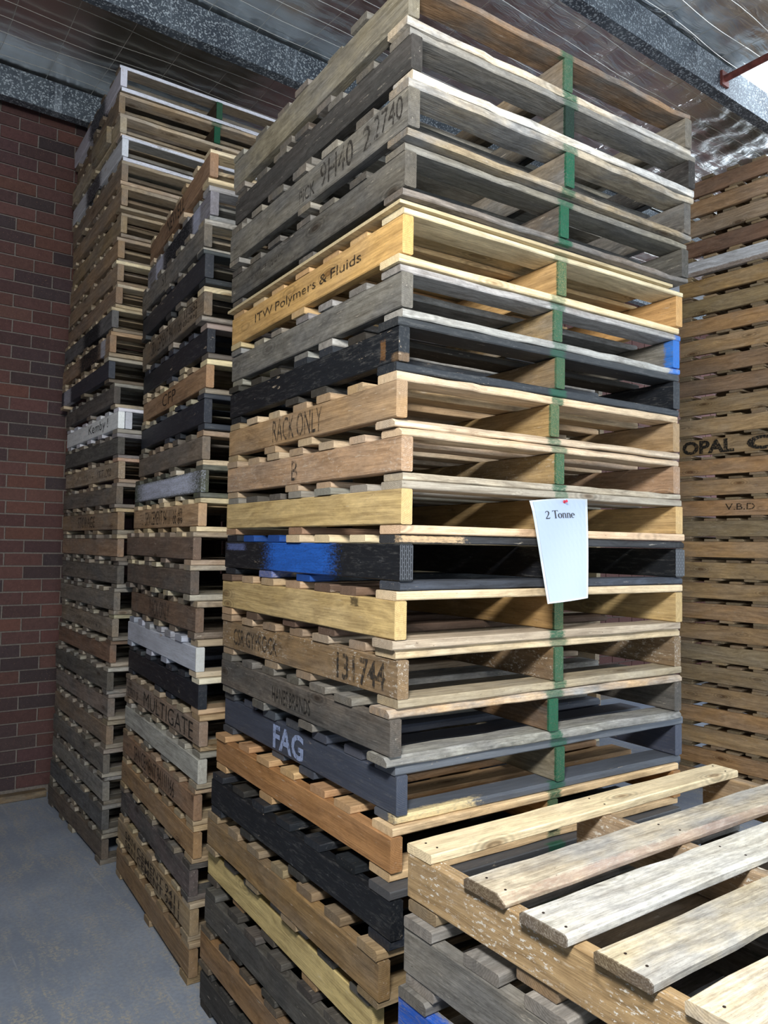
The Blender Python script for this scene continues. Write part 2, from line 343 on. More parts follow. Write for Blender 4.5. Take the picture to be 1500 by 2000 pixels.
def daub(o, slot, c, h, hexc, on=1.):
    o[slot+'_c'] = list(map(float, c)); o[slot+'_h'] = list(map(float, h)); o[slot+'_col'] = [float(x) for x in lin(hexc)]; o[slot+'_on'] = float(on)
def text_mesh(txt, bold=0.):
    cu = bpy.data.curves.new('t', 'FONT'); cu.body = txt; cu.resolution_u = 3; cu.offset = bold
    o = bpy.data.objects.new('t', cu); COL.objects.link(o); bpy.context.view_layer.update()
    me = bpy.data.meshes.new_from_object(o.evaluated_get(bpy.context.evaluated_depsgraph_get()))
    V = [tuple(v_.co) for v_ in me.vertices]; F = [tuple(p.vertices) for p in me.polygons]
    bpy.data.objects.remove(o); bpy.data.curves.remove(cu); bpy.data.meshes.remove(me); return V, F
def lettering(bearer, txt, t0, t1, z0, z1, ink='black', bold=0., bh=.097, bwid=.038):
    """flat stencilled print on the outer face of a side bearer, one mesh a word; t measured from the near end, z as a fraction of its height"""
    words = txt.split(' '); n = len(txt); ms = [text_mesh(w_, bold) for w_ in words]
    wd = [max(v_[0] for v_ in V)-min(v_[0] for v_ in V) for V, F in ms]; sp = .30; tot = sum(wd)+sp*(len(words)-1); x = 0
    lo = min(v_[1] for V, F in ms for v_ in V); hi = max(v_[1] for V, F in ms for v_ in V)
    for (V, F), w_ in zip(ms, wd):
        x0 = min(v_[0] for v_ in V); out = []
        for vx, vy, _ in V:
            t = t0 + (t1-t0)*(vx-x0+x)/tot; z = (z0 + (z1-z0)*(vy-lo)/(hi-lo) - .5)*bh
            out.append((t - L/2, bwid/2 + .0012, z))
        me = mesh('lettering', out, F, INK[ink]); fix_normals(me); link('lettering', me, bearer); x += w_+sp
def dashes(bearer, t0, t1, z0, z1, ink='faded', bh=.097, bwid=.038, rows=2, n=26, lean=.3):
    q = MB()
    for r in range(rows):
        for i in range(n):
            if R.random() < .2: continue
            t = t0 + (t1-t0)*(i+R.uniform(.1, .5))/n; hz = (z1-z0)/rows*bh; zz = (z0-.5)*bh + hz*r + hz*R.uniform(.05, .4); w_ = abs(t1-t0)/n*R.uniform(.2, .5); k = hz*R.uniform(.3, .55)
            y = bwid/2+.0012
            q.add([(t-L/2, y, zz), (t-L/2-w_, y, zz), (t-L/2-w_*(1+lean), y, zz+k), (t-L/2-w_*lean, y, zz+k)], [(0, 1, 2, 3)])
    link('lettering', q.mesh('lettering', INK[ink]), bearer)
TOP7 = [.05, .228, .405, .583, .760, .937, 1.115]
BOTS = [[.05, .56, 1.115], [.05, .46, .74, 1.115], [.05, .36, .62, .88, 1.115], [.05, .42, .60, 1.115], [.05, .58, .82, 1.115]]
def wl_(h, sat=.80, gain=1.):
    c = lin(h); g = .3*c[0]+.6*c[1]+.1*c[2]; return tuple(min(.92, (g+(x-g)*sat)*gain) for x in c)
def pallet(u, v, rot, zb, zt, tb, tt, s, stripe=None):
    """two decks nailed to three bearers; origin under the near outer corner; tt, tb: thickness of its top and bottom boards"""
    root = bpy.data.objects.new('pallet', None); COL.objects.link(root); root.empty_display_size = .2
    root.location = (u, v, zb-tb); root.rotation_euler = (0, 0, rot); root.scale = (1, s.get('sy', 1), 1)
    painted = s.get('p', 0); hb = zt-zb; zc = tb + hb/2; base = wl_(s['b'], s.get('sat', .8), s.get('gain', 1.))
    wth = s.get('w', .5); bw = s.get('bw', .038)
    res = {'root': root, 'bearers': [], 'top': [], 'bot': []}
    for k, x in enumerate((bw/2, L/2, L-bw/2)):
        pool = BEARP if (painted and (k != 1 or painted == 2)) else BEAR
        col = base if k != 1 or s.get('p', 0) == 2 else wl_(s.get('bc', '#94794f'))
        jx = 0 if k != 1 else R.uniform(-.012, .012)
        src = R.choice(pool)
        if k == 0:
            me = src.copy(); me.transform(Matrix.Diagonal((1, bw/.038, hb/.097, 1))); scl = (1, 1, 1)
        else: me = src; scl = (1, bw/.038, hb/.097)
        o = link('bearer', me, root, (x+jx, L/2+(R.uniform(-.004, .006) if k else 0), zc), (0, 0, PI/2), scl, jit(col, .05))
        o['wth'] = wth; o['splat'] = float(s.get('splat', 0.)); res['bearers'].append(o)
        if k == 1 and stripe: daub(o, 'pa', (-L/2, R.uniform(-.004, .004), 0), (.008, .030, .2), stripe, R.uniform(.75, 1))
        if k == 2 and painted and painted != 2: pass
    def deck(ys, th, zc_, hexs, key, front):
        for i, y in enumerate(ys):
            wd = R.uniform(.088, .104) if y not in (.05, 1.115) else .098
            if key == 'top' and s.get('tw'): wd = s['tw']*R.uniform(.93, 1.05)
            hx = front if (i == 0 and front) else R.choice(hexs)
            pnt = painted and R.random() < s.get('pp', .9) and not (i == 0 and front and front[-1] == 'w')
            hx = hx.rstrip('w')
            pool = DECKP if pnt else (ROUGH if i == 0 and s.get('rf') else DECK)
            dx = R.uniform(-.006, .006); sx = R.uniform(.988, 1.004); yy = y + (R.uniform(-.014, .014) if 0 < i < len(ys)-1 else R.uniform(-.002, .004))
            o = link('deckboard', R.choice(pool), root, (L/2+dx, yy, zc_), (0, 0, R.uniform(-.004, .004)), (sx, wd/.1, (th-.0006)/.022), jit(wl_(hx, .72*s.get('sat', .8)/.8, s.get('dgain', 1.06)), .10, .03))
            o['wth'] = wth*R.uniform(.6, 1.3)
            if i == 0 and stripe and R.random() < .93: daub(o, 'pa', (R.uniform(-.006, .006)-dx, -.05, 0), (R.uniform(.024, .036), .022, .2), stripe, R.uniform(.55, .95))
            res[key].append(o)
    deck(s.get('ty', TOP7[:] if not s.get('nt') else [.05+(1.065)*i/(s['nt']-1) for i in range(s['nt'])]), tt, tb+hb+tt/2, s.get('t', [s['b']]), 'top', s.get('ft'))
    deck(s.get('by', R.choice(BOTS)), tb, tb/2, s.get('d', s.get('t', [s['b']])), 'bot', s.get('fd'))
    tag(root, s['label'], 'pallet', s.get('group'))
    return res
def stack(rows, specs, group, stripe=lambda i: None, top_t=.022, squeeze={}):
    out = []
    for i, (row, s) in enumerate(zip(rows, specs)):
        u, v, rot, zb, zt = row
        tt = top_t if i == 0 else (rows[i-1][3] - zt)/2 - squeeze.get(i, 0)/2
        tb = zb if i == len(rows)-1 else (zb - rows[i+1][4])/2 - squeeze.get(i+1, 0)/2
        if i == len(rows)-1: tb = zb
        s.setdefault('group', group); out.append(pallet(u, v, rot, zb, zt, tb, tt, s, stripe(i)))
    return out
ORD = ['top', 'second', 'third', 'fourth', 'fifth', 'sixth', 'seventh', 'eighth', 'ninth', 'tenth', 'eleventh', 'twelfth', 'thirteenth', 'fourteenth', 'fifteenth', 'sixteenth', 'seventeenth', 'eighteenth', 'nineteenth',
       'twentieth', 'twenty-first', 'twenty-second', 'twenty-third', 'twenty-fourth', 'twenty-fifth', 'twenty-sixth', 'twenty-seventh', 'twenty-eighth', 'twenty-ninth', 'thirtieth', 'thirty-first']
GREEN = '#17573f'
M = [[1.141,1.496,-0.0554,3.049,3.147],[1.149,1.491,-0.055,2.91,3.002],[1.139,1.486,-0.0469,2.755,2.858],[1.155,1.517,-0.0527,2.617,2.712],[1.181,1.559,-0.0521,2.463,2.567],[1.189,1.568,-0.0517,2.324,2.419],[1.182,1.57,-0.0557,2.181,2.275],[1.176,1.569,-0.0598,2.034,2.131],[1.186,1.555,-0.0432,1.892,1.985],[1.176,1.542,-0.0469,1.755,1.847],[1.174,1.543,-0.0464,1.61,1.706],[1.164,1.544,-0.0499,1.461,1.561],[1.178,1.549,-0.0449,1.311,1.411],[1.159,1.552,-0.0591,1.169,1.263],[1.19,1.563,-0.0532,1.015,1.116],[1.166,1.55,-0.0431,0.882,0.97],[1.141,1.513,-0.0366,0.74,0.834],[1.122,1.535,-0.0503,0.592,0.688],[1.144,1.589,-0.0566,0.459,0.551],[1.134,1.533,-0.0373,0.314,0.412],[1.131,1.561,-0.0379,0.171,0.271],[1.13,1.556,-0.0395,0.025,0.126]]
S2 = [[1.245,2.991,-0.1273,3.244,3.346],[1.261,3.012,-0.1121,3.091,3.193],[1.243,3.031,-0.1061,2.947,3.043],[1.239,2.999,-0.1062,2.804,2.904],[1.248,3.025,-0.1091,2.654,2.754],[1.27,3.032,-0.0997,2.501,2.602],[1.271,3.036,-0.1038,2.353,2.451],[1.262,3.028,-0.1037,2.202,2.304],[1.267,3.048,-0.0983,2.051,2.149],[1.26,3.04,-0.0858,1.912,2.005],[1.25,3.028,-0.0897,1.769,1.866],[1.227,3.021,-0.0793,1.63,1.724],[1.214,3.008,-0.0915,1.488,1.585],[1.224,2.969,-0.0949,1.338,1.437],[1.21,2.921,-0.0857,1.184,1.282],[1.215,2.9,-0.0823,1.039,1.136],[1.217,2.886,-0.0708,0.896,0.992],[1.211,2.872,-0.0706,0.755,0.85],[1.2,2.882,-0.077,0.613,0.712],[1.2,2.876,-0.0729,0.469,0.568],[1.191,2.885,-0.0848,0.325,0.423],[1.191,2.869,-0.0692,0.18,0.28],[1.187,2.857,-0.0674,0.028,0.134]]
S1 = [[1.243,4.287,-0.0377,4.268,4.371],[1.24,4.299,-0.06,4.118,4.219],[1.238,4.251,-0.03,3.981,4.075],[1.242,4.223,-0.0279,3.839,3.937],[1.243,4.22,-0.03,3.699,3.794],[1.246,4.216,-0.03,3.56,3.654],[1.246,4.214,-0.03,3.42,3.515],[1.238,4.222,-0.03,3.279,3.375],[1.233,4.205,-0.03,3.144,3.236],[1.224,4.184,-0.03,3.008,3.1],[1.203,4.176,-0.03,2.87,2.964],[1.196,4.174,-0.03,2.731,2.825],[1.196,4.181,-0.03,2.589,2.684],[1.224,4.167,-0.03,2.453,2.545],[1.244,4.146,-0.0169,2.315,2.409],[1.249,4.15,-0.0073,2.175,2.268],[1.25,4.131,-0.0094,2.041,2.135],[1.241,4.128,-0.008,1.904,1.997],[1.25,4.121,0.002,1.764,1.86],[1.254,4.123,0.0005,1.618,1.716],[1.258,4.126,0.0023,1.473,1.571],[1.247,4.137,-0.004,1.33,1.426],[1.247,4.149,-0.0166,1.188,1.284],[1.243,4.164,-0.0121,1.048,1.143],[1.235,4.172,-0.0092,0.907,1.001],[1.246,4.178,-0.0081,0.767,0.863],[1.242,4.174,-0.0078,0.622,0.72],[1.226,4.163,-0.0156,0.475,0.575],[1.231,4.172,-0.013,0.329,0.429],[1.231,4.17,-0.0048,0.18,0.281],[1.232,4.161,0.0069,0.028,0.131]]
# ---------------------------------------------------------------- central stack
GY = ['#8d877b', '#a09a8b', '#7c776d']; TN = ['#b89a6c', '#c4a678', '#a98a5c']; BK = ['#20262e', '#1b222b']
c = 'in the central stack'
MS = [
 dict(b='#8f8874', t=GY, ft='#9a7146', fd='#e0d0ab', d=GY, w=.7, by=[.05, .46, .74, 1.115], bc='#9a845f', label='weathered grey pallet with one raw brown front board, top of the central stack'),
 dict(b='#4f4c4a', t=['#7a756c', '#8d877b'], ft='#8d877c', fd='#e2d9bb', d=GY, w=.9, bc='#6f6557', label='pallet with very dark grey weathered side bearer, second from top of central stack'),
 dict(b='#7d776c', t=GY, ft='#b3a58a', fd='#a8946f', w=.9, bc='#8d7d66', label='mottled grey pallet with faint handwritten numerals on its side, high in central stack'),
 dict(b='#66625c', t=['#6d6860', '#7f796f'], ft='#8b8273', fd='#7d7164', w=.9, bc='#7c6a52', label='grey pallet directly on top of the thin plywood sheet'),
 dict(b='#cf9f4c', t=['#d8ba80', '#cda35c'], ft='#e4cfa0', fd='#dfc68e', w=.12, bc='#c79b52', tw=.105, by=[.05, .60, 1.115], label='bright yellow pallet with black dotted lettering, just under the plywood sheet'),
 dict(b='#7c7a73', t=['#a3a6a6', '#8e9090', '#989484'], ft='#a9adac', fd='#a9adac', w=.8, bc='#a08655', by=[.05, .42, .60, 1.115], label='grey pallet with blue painted right end, between yellow and black pallets'),
 dict(b='#161b22', t=['#39362f', '#272d34', '#6f6453'], ft='#2b2f33', fd='#22272e', p=1, w=.5, bc='#8a744c', pp=.7, by=[.05, .44, .62, 1.115], label='black painted pallet with splintered near corner, above the rack only pallet'),
 dict(b='#ac8b58', t=['#c9ae80', '#b3945f'], ft='#d2b684', fd='#ccb083', w=.25, bc='#ab8a50', by=[.05, .50, .78, 1.115], label='tan pallet stencilled rack only in tall thin black letters, central stack'),
 dict(b='#b3906a', t=['#b79b72', '#c2a67c'], ft='#cfb183', fd='#b6a68c', w=.3, bc='#a1854f', splat=.25, label='pinkish tan pallet with small round stamp, below the rack only pallet'),
 dict(b='#ccab62', t=['#5d5a54', '#8f8b80'], ft='#a89d8c', fd='#d6ac7e', d=['#a07a52', '#cbb084'], w=.1, bc='#a58850', by=[.05, .60, 1.115], label='plain pale yellow pallet with sign hanging over its front'),
 dict(b='#171b21', t=['#23303f', '#dcc592w', '#d8bb84w', '#1d242d'], ft='#3a3e44', fd='#3c4654', p=2, bw=.044, w=.2, pp=.75, by=[.05, .53, .80, 1.115], label='black pallet with bright blue paint patch and perforated plate on its corner'),
 dict(b='#c5a55f', t=['#7d6049', '#69503f', '#b9966a'], ft='#d4b98c', fd='#b09a80', w=.12, bc='#a98541', by=[.05, .36, .62, .88, 1.115], label='pale yellow knotty pallet directly below the blue patched black pallet'),
 dict(b='#93744a', t=['#b0946c', '#a08560'], ft='#c9ad7e', fd='#a89676', w=.35, bc='#8b6a3d', splat=.5, by=[.05, .50, .74, 1.115], label='brown pallet stencilled with plasterboard lettering and six digits, central stack'),
 dict(b='#6b645b', t=['#78756c', '#8d897c'], ft='#cda872', fd='#94938c', w=.8, bc='#84603a', by=[.05, .46, .80, 1.115], label='dark grey weathered pallet with small stencilled words, above the slate blue pallet'),
 dict(b='#3d4556', t=['#3d4553', '#49505c'], ft='#59606a', fd='#4b535f', p=1, w=.5, bc='#8f8468', by=[.05, .50, .70, 1.115], label='slate blue painted pallet with three large pale stencilled letters'),
 dict(b='#ae7a37', t=['#c79a58', '#b98a4a'], ft='#d8b379', fd='#c9a66c', w=.12, bc='#a07b44', by=[.05, .74, 1.115], label='orange brown pallet between the slate blue and the black pallets'),
 dict(b='#12161c', t=['#23282f', '#1d232b', '#33312c'], ft='#4a4c4f', fd='#1d242f', p=2, w=.3, by=[.05, .50, .85, 1.115], label='black painted pallet with white scuffs, beneath the orange brown pallet'),
 dict(b='#94743f', t=['#9c8358', '#8a7048'], ft='#a98a58', fd='#8f7748', w=.35, bc='#84683e', by=[.05, .50, .78, 1.115], label='brown grained pallet under the lower black pallet of central stack'),
 dict(b='#cbb36a', t=['#4e4c48', '#5d5b56', '#7b7a74'], ft='#55524c', fd='#9d7b4e', d=['#a8824f', '#5b544a'], w=.05, label='clean pale yellow pallet low in central stack beneath brown grained pallet'),
 dict(b='#5b5852', t=['#5e5a52', '#4d4a45'], w=.85, label='dark grey pallet low in central stack beneath the clean yellow one'),
 dict(b='#96733f', t=['#55524d', '#6b5d48'], w=.3, label='brown pallet second from the floor in central stack'),
 dict(b='#484846', t=['#4c4a46', '#5b564c'], w=.85, label='dark grey pallet on the floor at bottom of central stack')]
for i in (0, 1, 2, 3, 5, 7, 8, 13): MS[i]['rf'] = 1
mst = stack(M, MS, 'pallets of the central stack', lambda i: GREEN, squeeze={4: .010})
def B(st, i, k=0): return st[i]['bearers'][k]
def hb(rows, i): return rows[i][4]-rows[i][3]
def TXT(st, rows, i, txt, t0, t1, z0=.2, z1=.8, ink='black', bold=0.): lettering(B(st, i), txt, t0, t1, z0, z1, ink, bold, hb(rows, i), .038)
TXT(mst, M, 2, 'PICK', .594, .492, .15, .55, 'faded'); TXT(mst, M, 2, '9H40', .456, .266, .15, .85, 'faded'); TXT(mst, M, 2, '2', .214, .172, .2, .85, 'faded'); TXT(mst, M, 2, '2740', .157, .022, .3, .9, 'faded')
dashes(B(mst, 3), 1.0, .715, .35, .65, 'faded', hb(M, 3), n=22, rows=2)
TXT(mst, M, 4, 'ITW Polymers & Fluids', .94, .203, .28, .66, 'black', -.004)
TXT(mst, M, 7, 'RACK ONLY', .76, .404, .12, .9, 'faded'); TXT(mst, M, 8, 'B', .62, .58, .15, .85, 'faded')
TXT(mst, M, 12, 'CSR GYPROCK', 1.056, .69, .2, .78, 'faded', .012); TXT(mst, M, 12, '131 744', .302, .052, .12, .86, 'faded', .02)
TXT(mst, M, 13, 'HANES BRANDS', .699, .43, .22, .72, 'black'); TXT(mst, M, 14, 'FAG', .729, .509, .1, .88, 'light', .03)
o = B(mst, 10); daub(o, 'pa', (.565-L/2, .022, 0), (.225, .03, .2), '#2460bd', 1.); daub(o, 'pb', (1.06-L/2, .022, .03), (.08, .02, .012), '#6f7fb5', .7)
for k in (0, 2):
    b_ = B(mst, 10, k); q = MB(); q.box(-L/2-.0022, -L/2-.0004, -.0205, .0205, -.044, .044)
    pl = link('nail_plate', q.mesh('nail_plate', PLATE), b_)
    pl['label'] = 'black perforated steel nail plate'
for d_ in mst[10]['bot'][1:3] + mst[10]['top'][4:6]: daub(d_, 'pa', (-L/2, 0, 0), (.09, .1, .1), '#1f4f9e', .9)
o = B(mst, 5, 2); daub(o, 'pa', (-L/2, 0, 0), (.035, .05, .1), '#2a6fc4', .95)
daub(mst[5]['bot'][0], 'pb', (L/2, -.05, 0), (.05, .05, .1), '#2a6fc4', .9); daub(mst[5]['top'][0], 'pb', (L/2, -.05, 0), (.03, .05, .1), '#2a6fc4', .9)
o = B(mst, 6); daub(o, 'pa', (-L/2+.075, .02, -.005), (.013, .01, .026), '#7d5a36', .7); daub(o, 'pb', (-L/2, 0, -.035), (.03, .03, .012), '#8a6f50', .5)
daub(mst[14]['bot'][0], 'pb', (-L/2+.13, -.05, .0), (.14, .03, .1), '#ddc898', 1.)
daub(mst[10]['top'][0], 'pb', (-L/2+.10, -.05, 0), (.11, .02, .008), '#c7ab86', .9)
daub(B(mst, 11), 'pb', (.20-L/2, .02, .035), (.022, .01, .012), '#2b231a', .8)
daub(B(mst, 1, 1), 'pb', (-L/2, 0, 0), (.008, .03, .2), '#1b2522', .95)
# plywood sheet on the yellow pallet
q = MB(); 
q.box(-.016, 1.10, -.012, 1.172, 0, .0095)
tag(link('plywood_sheet', q.mesh('plywood_sheet', WOOD), None, (M[4][0], M[4][1], M[3][3]-(M[3][3]-M[4][4]-.010)/2-.0098), (0, 0, M[4][2]), color=lin('#c9bb98')), 'thin pale plywood sheet lying on the bright yellow pallet', 'sheet')
# ---------------------------------------------------------------- second stack
g2 = 'in the second stack from the brick wall'
BR = ['#9b8058', '#8a7048', '#b39a70']
T2 = [
 dict(b='#94704a', t=['#cbb184', '#b6985f'], ft='#e3cf9c', fd='#d9bd83', w=.2, label='light brown pallet with six stencilled capitals, top of the second stack'),
 dict(b='#7f8090', t=['#8d9090', '#7a7a78'], ft='#a3a8ab', fd='#8f9396', w=.5, label='lilac grey pallet with long black paint patch, second from top of its stack'),
 dict(b='#716e67', t=['#a2957a', '#7b7870'], ft='#c2a672', fd='#9b9689', w=.9, label='worn grey pallet with rounded bearer end, third down the second stack'),
 dict(b='#22282f', t=['#2c3136', '#6e6655'], ft='#3a4044', fd='#343c42', p=2, label='scratched black pallet high in second stack, above the brown cement pallet'),
 dict(b='#7d6854', t=['#a3977c', '#8a7c62'], ft='#cdbb86', fd='#8d8577', w=.6, label='brown pallet with cement stencil and broken near bearer end, second stack'),
 dict(b='#161b24', t=['#b09a6f', '#2c3340'], ft='#9b887a', fd='#5b5448', p=2, label='navy black pallet between the brown cement pallet and the orange brown one'),
 dict(b='#9d7547', t=['#c2b07e', '#a5916a'], ft='#d7c68c', fd='#8d8371', w=.15, label='orange brown pallet with three stencilled capitals and cracked bearer end'),
 dict(b='#18202b', t=['#2b3542', '#8a8168'], ft='#2a323d', fd='#2c3541', p=2, label='blue black pallet with many close deckboards, mid height in second stack'),
 dict(b='#77695b', t=['#8a7659', '#6b6355'], ft='#b58a5c', fd='#ccb283', w=.5, label='grey brown pallet with a curved crack line, above the white brushed pallet'),
 dict(b='#4d5441', t=['#565a4c', '#c9bb90'], ft='#5b5f52', fd='#656b52', w=.6, label='mossy green grey pallet with a long white brushed paint patch'),
 dict(b='#a98a58', t=['#c6ae79', '#b59a64'], ft='#d6c184', fd='#d2bd84', w=.2, label='honey tan pallet with dense cement stencil, below the white brushed pallet'),
 dict(b='#715c4a', t=['#b7a477', '#8d7a62'], ft='#ab926d', fd='#b39874', w=.4, label='brown pallet with wandering wood figure, below the honey tan pallet'),
 dict(b='#65564b', t=['#c0b185', '#746a5c'], ft='#a4947a', fd='#a79c88', w=.6, label='dark brown pallet with diagonal end grain, second stack near eye height'),
 dict(b='#6f5a46', t=['#8c7c63', '#776a57'], ft='#b09b76', fd='#7d6d58', w=.5, label='brown pallet with worn rack only stencil, above the white pallet'),
 dict(b='#a7b0c1', t=['#9ba4b5', '#8d97a8'], ft='#a08a62', fd='#b9a37d', p=1, pp=.75, label='flaking blue white painted pallet with chipped bearer end'),
 dict(b='#121821', t=['#1f2733', '#2b3139'], ft='#e0d4ad', fd='#a2835a', p=2, label='navy black pallet directly under the flaking white pallet'),
 dict(b='#85705a', t=['#a59272', '#8f7c5e'], ft='#a88a52', fd='#a8884e', w=.4, label='brown pallet with large spaced stencilled capitals along its side'),
 dict(b='#a0a39c', t=['#8e8a7e', '#9d9a8c'], ft='#938d80', fd='#a08f70', w=.4, label='whitewashed grey pallet below the one with large spaced capitals'),
 dict(b='#86694a', t=['#9f8762', '#8d7550'], ft='#a68c60', fd='#a9905f', w=.35, label='brown scuffed pallet with dark cement stencil, low in second stack'),
 dict(b='#90703f', t=['#9f8558', '#b19a6c'], ft='#b09662', fd='#a1885a', w=.25, label='golden brown pallet under the dark stencilled one, low in second stack'),
 dict(b='#5f5856', t=['#5c5a59', '#87795f'], ft='#54504c', fd='#6b6259', w=.85, label='dark grey pallet fourth from the floor region, between two brown pallets'),
 dict(b='#957a50', t=['#b79f6e', '#a58d5e'], ft='#b3a27c', fd='#9d8a62', w=.3, label='light brown pallet covered in dark block lettering, second from floor'),
 dict(b='#866a42', t=['#a48a5c', '#927748'], ft='#a38c60', w=.25, label='light brown pallet on the floor at bottom of the second stack')]
T2[20]['label'] = 'dark grey pallet third from floor of second stack, between two brown pallets'
for i in range(2, 14): T2[i]['sy'] = .975; S2[i][0] *= .992; S2[i][1] *= .992
for i in range(6, 24): S1[i][0] *= 1.009; S1[i][1] *= 1.009
for s_ in T2: s_['gain'] = 1.40; s_['dgain'] = 1.22; s_['sat'] = .74
st2 = stack(S2, T2, 'pallets of the second stack')
TXT(st2, S2, 0, 'NEWELL', .76, .412, .15, .85, 'black')
daub(B(st2, 1), 'pa', (.54-L/2, .02, 0), (.28, .02, .2), '#10151d', 1.); daub(B(st2, 1), 'pb', (.21-L/2, .02, 0), (.06, .02, .2), '#b9bfd6', .9); daub(B(st2, 1), 'pc', (.90-L/2, .02, 0), (.08, .02, .2), '#c6cbe0', .95)
TXT(st2, S2, 2, 'ST', .711, .62, .25, .8, 'faded'); TXT(st2, S2, 4, 'SRN CEMENT 9411 1166', .942, .348, .12, .82, 'brown'); TXT(st2, S2, 4, '11-0652', .30, .093, .52, .85, 'brown'); TXT(st2, S2, 4, '03-09 HJ', .322, .10, .12, .42, 'brown')
TXT(st2, S2, 6, 'CFP', .737, .485, .2, .8, 'brown')
daub(B(st2, 9), 'pa', (.57-L/2, .02, 0), (.50, .02, .044), '#c8cfe4', 1.)
TXT(st2, S2, 10, 'SRN CEMENT 9411 1166', .90, .33, .15, .85, 'black'); dashes(B(st2, 10), 1.02, .93, .2, .8, 'faded', rows=4, n=3); TXT(st2, S2, 10, 'APR', .30, .23, .5, .85, 'black'); TXT(st2, S2, 10, '09', .30, .23, .15, .42, 'black')
TXT(st2, S2, 13, 'RACK ONLY', .759, .394, .1, .9, 'faded'); TXT(st2, S2, 16, 'PROPERTY OF', 1.13, .918, .15, .6, 'black'); TXT(st2, S2, 16, 'MULTIGATE', .813, .068, .12, .86, 'black', -.006)
TXT(st2, S2, 18, 'SRN CEMENT 9411 1166', .926, .252, .15, .85, 'brown')
for z_ in (.52, .1): TXT(st2, S2, 21, 'SRN CEMENT 9411', .999, .126, z_, z_+.36, 'brown', .01)
daub(B(st2, 14), 'pa', (-L/2, 0, 0), (.006, .05, .2), '#b9b7a4', .6)
# ---------------------------------------------------------------- stack against the brick wall
NB = ['#6e6152', '#574f45', '#7f7058']
def br_(b, lab, **k): d = dict(b=b, t=['#9c8358', '#b59a68', '#7a6748'], w=.45, bc='#5d4c38'); d.update(k); d['label'] = lab; return d
T1 = [
 br_('#b4b6c6', 'pallet with white and black painted side and white front edges, top of wall stack', t=['#8b7453', '#7d684a'], ft='#8b7453', fd='#8b7453', p=1, pp=0),
 br_('#8a6f4c', 'brown pallet with green centre mark, second down the wall stack', ft='#c09a64', fd='#b08c5a'),
 br_('#b09a72', 'tan pallet with an extra pale block on its corner, third down wall stack', ft='#c9a974', fd='#cdb180'),
 br_('#b2b5c4', 'pallet painted white and black along its side, fourth down the wall stack', t=['#8b8473', '#7d745f'], ft='#8a857a', fd='#8b7f68', p=1, pp=0),
 br_('#7c644a', 'brown pallet just under the lower white and black painted one', ft='#a38a64', fd='#b4935c'),
 br_('#8a704d', 'brown pallet with speckled bearer end, sixth down the wall stack', ft='#a88c5c'),
 br_('#8f754a', 'mid brown pallet, seventh down the wall stack', ft='#b1925c'),
 br_('#8b7049', 'mid brown pallet, eighth down the wall stack', ft='#b4935a'),
 br_('#8a7050', 'mid brown pallet with bright pale front board, ninth down wall stack', ft='#e6cf93'),
 br_('#866848', 'reddish brown pallet, tenth down the wall stack', ft='#c9b27a', fd='#b9a468'),
 br_('#5c5e62', 'grey ended pallet with black patch, eleventh down the wall stack', ft='#b5a06a'),
 br_('#8d6c48', 'warm brown pallet with black and white paint patches, twelfth down wall stack', ft='#b4894f'),
 br_('#232a38', 'navy pallet with white smears at one end, thirteenth down wall stack', ft='#9c917a', p=1, pp=.3),
 br_('#55504a', 'dark grey pallet resting on the white scribbled pallet', ft='#8c8578', fd='#b09a7c', w=.8),
 br_('#bcc0cc', 'white painted pallet with black scribble along its side', t=['#c0c4d0', '#b4b8c4'], ft='#d4d8e2', fd='#8b8578', p=1, pp=.9),
 br_('#55524e', 'dark grey pallet directly under the white scribbled pallet', ft='#8f8d98', fd='#85827f', w=.85),
 br_('#8d7a56', 'tan pallet with faded dark figures, above the dull brown grey one', ft='#b98e62', fd='#ab8560', splat=.4),
 br_('#6b5e4f', 'dull brown grey pallet above the one stencilled storage', ft='#98876d', fd='#8c7c66', w=.7),
 br_('#806241', 'brown pallet stencilled storage in the wall stack', ft='#c3a25e', fd='#a08a66'),
 br_('#86694a', 'brown pallet with pale scuffs, directly below the storage pallet', ft='#a8925f'),
 br_('#5f564d', 'dark smoky brown pallet, eleventh from floor of the wall stack', ft='#7d7260', w=.8),
 br_('#73675a', 'grey brown pallet, tenth from the floor of wall stack', ft='#8c8371', w=.7),
 br_('#7b6d56', 'brown pallet with illegible stencil line, ninth from floor of wall stack', ft='#b0a67a', splat=.3),
 br_('#75563d', 'red brown pallet, eighth from the floor of wall stack', ft='#8a6040'),
 br_('#5a554e', 'dark grey pallet with pale front board, seventh from floor of wall stack', ft='#b9b3a4', w=.85),
 br_('#736759', 'grey brown pallet, sixth from the floor of wall stack', ft='#94897a', w=.7),
 br_('#77644f', 'dull brown pallet, fifth from the floor of wall stack', ft='#9a8560', w=.5),
 br_('#65615a', 'grey pallet, fourth from the floor of wall stack', ft='#8a8070', w=.85),
 br_('#73706b', 'light grey pallet, third from the floor of wall stack', ft='#8c8882', w=.85),
 br_('#54585c', 'blue grey pallet, second from the floor of wall stack', ft='#7c7a70', w=.85),
 br_('#5d5044', 'dark brown pallet on the floor at bottom of wall stack', ft='#8c7b5c', w=.6)]
for i, s_ in enumerate(T1):
    s_['gain'] = 1.75 if i > 3 else 1.35; s_['dgain'] = 1.25; s_['sat'] = .66
    if i > 18 or i in (13, 15): s_['t'] = ['#8d8370', '#776d5c', '#a3957a']
st1 = stack(S1, T1, 'pallets of the stack against the brick wall', lambda i: GREEN if i in (0, 1) else None)
for i in (0, 3):
    for d_ in (st1[i]['top'][0], st1[i]['bot'][0]): daub(d_, 'pb', (0, -.05, 0), (L, .0045, .2), '#d9dbe6', 1.)
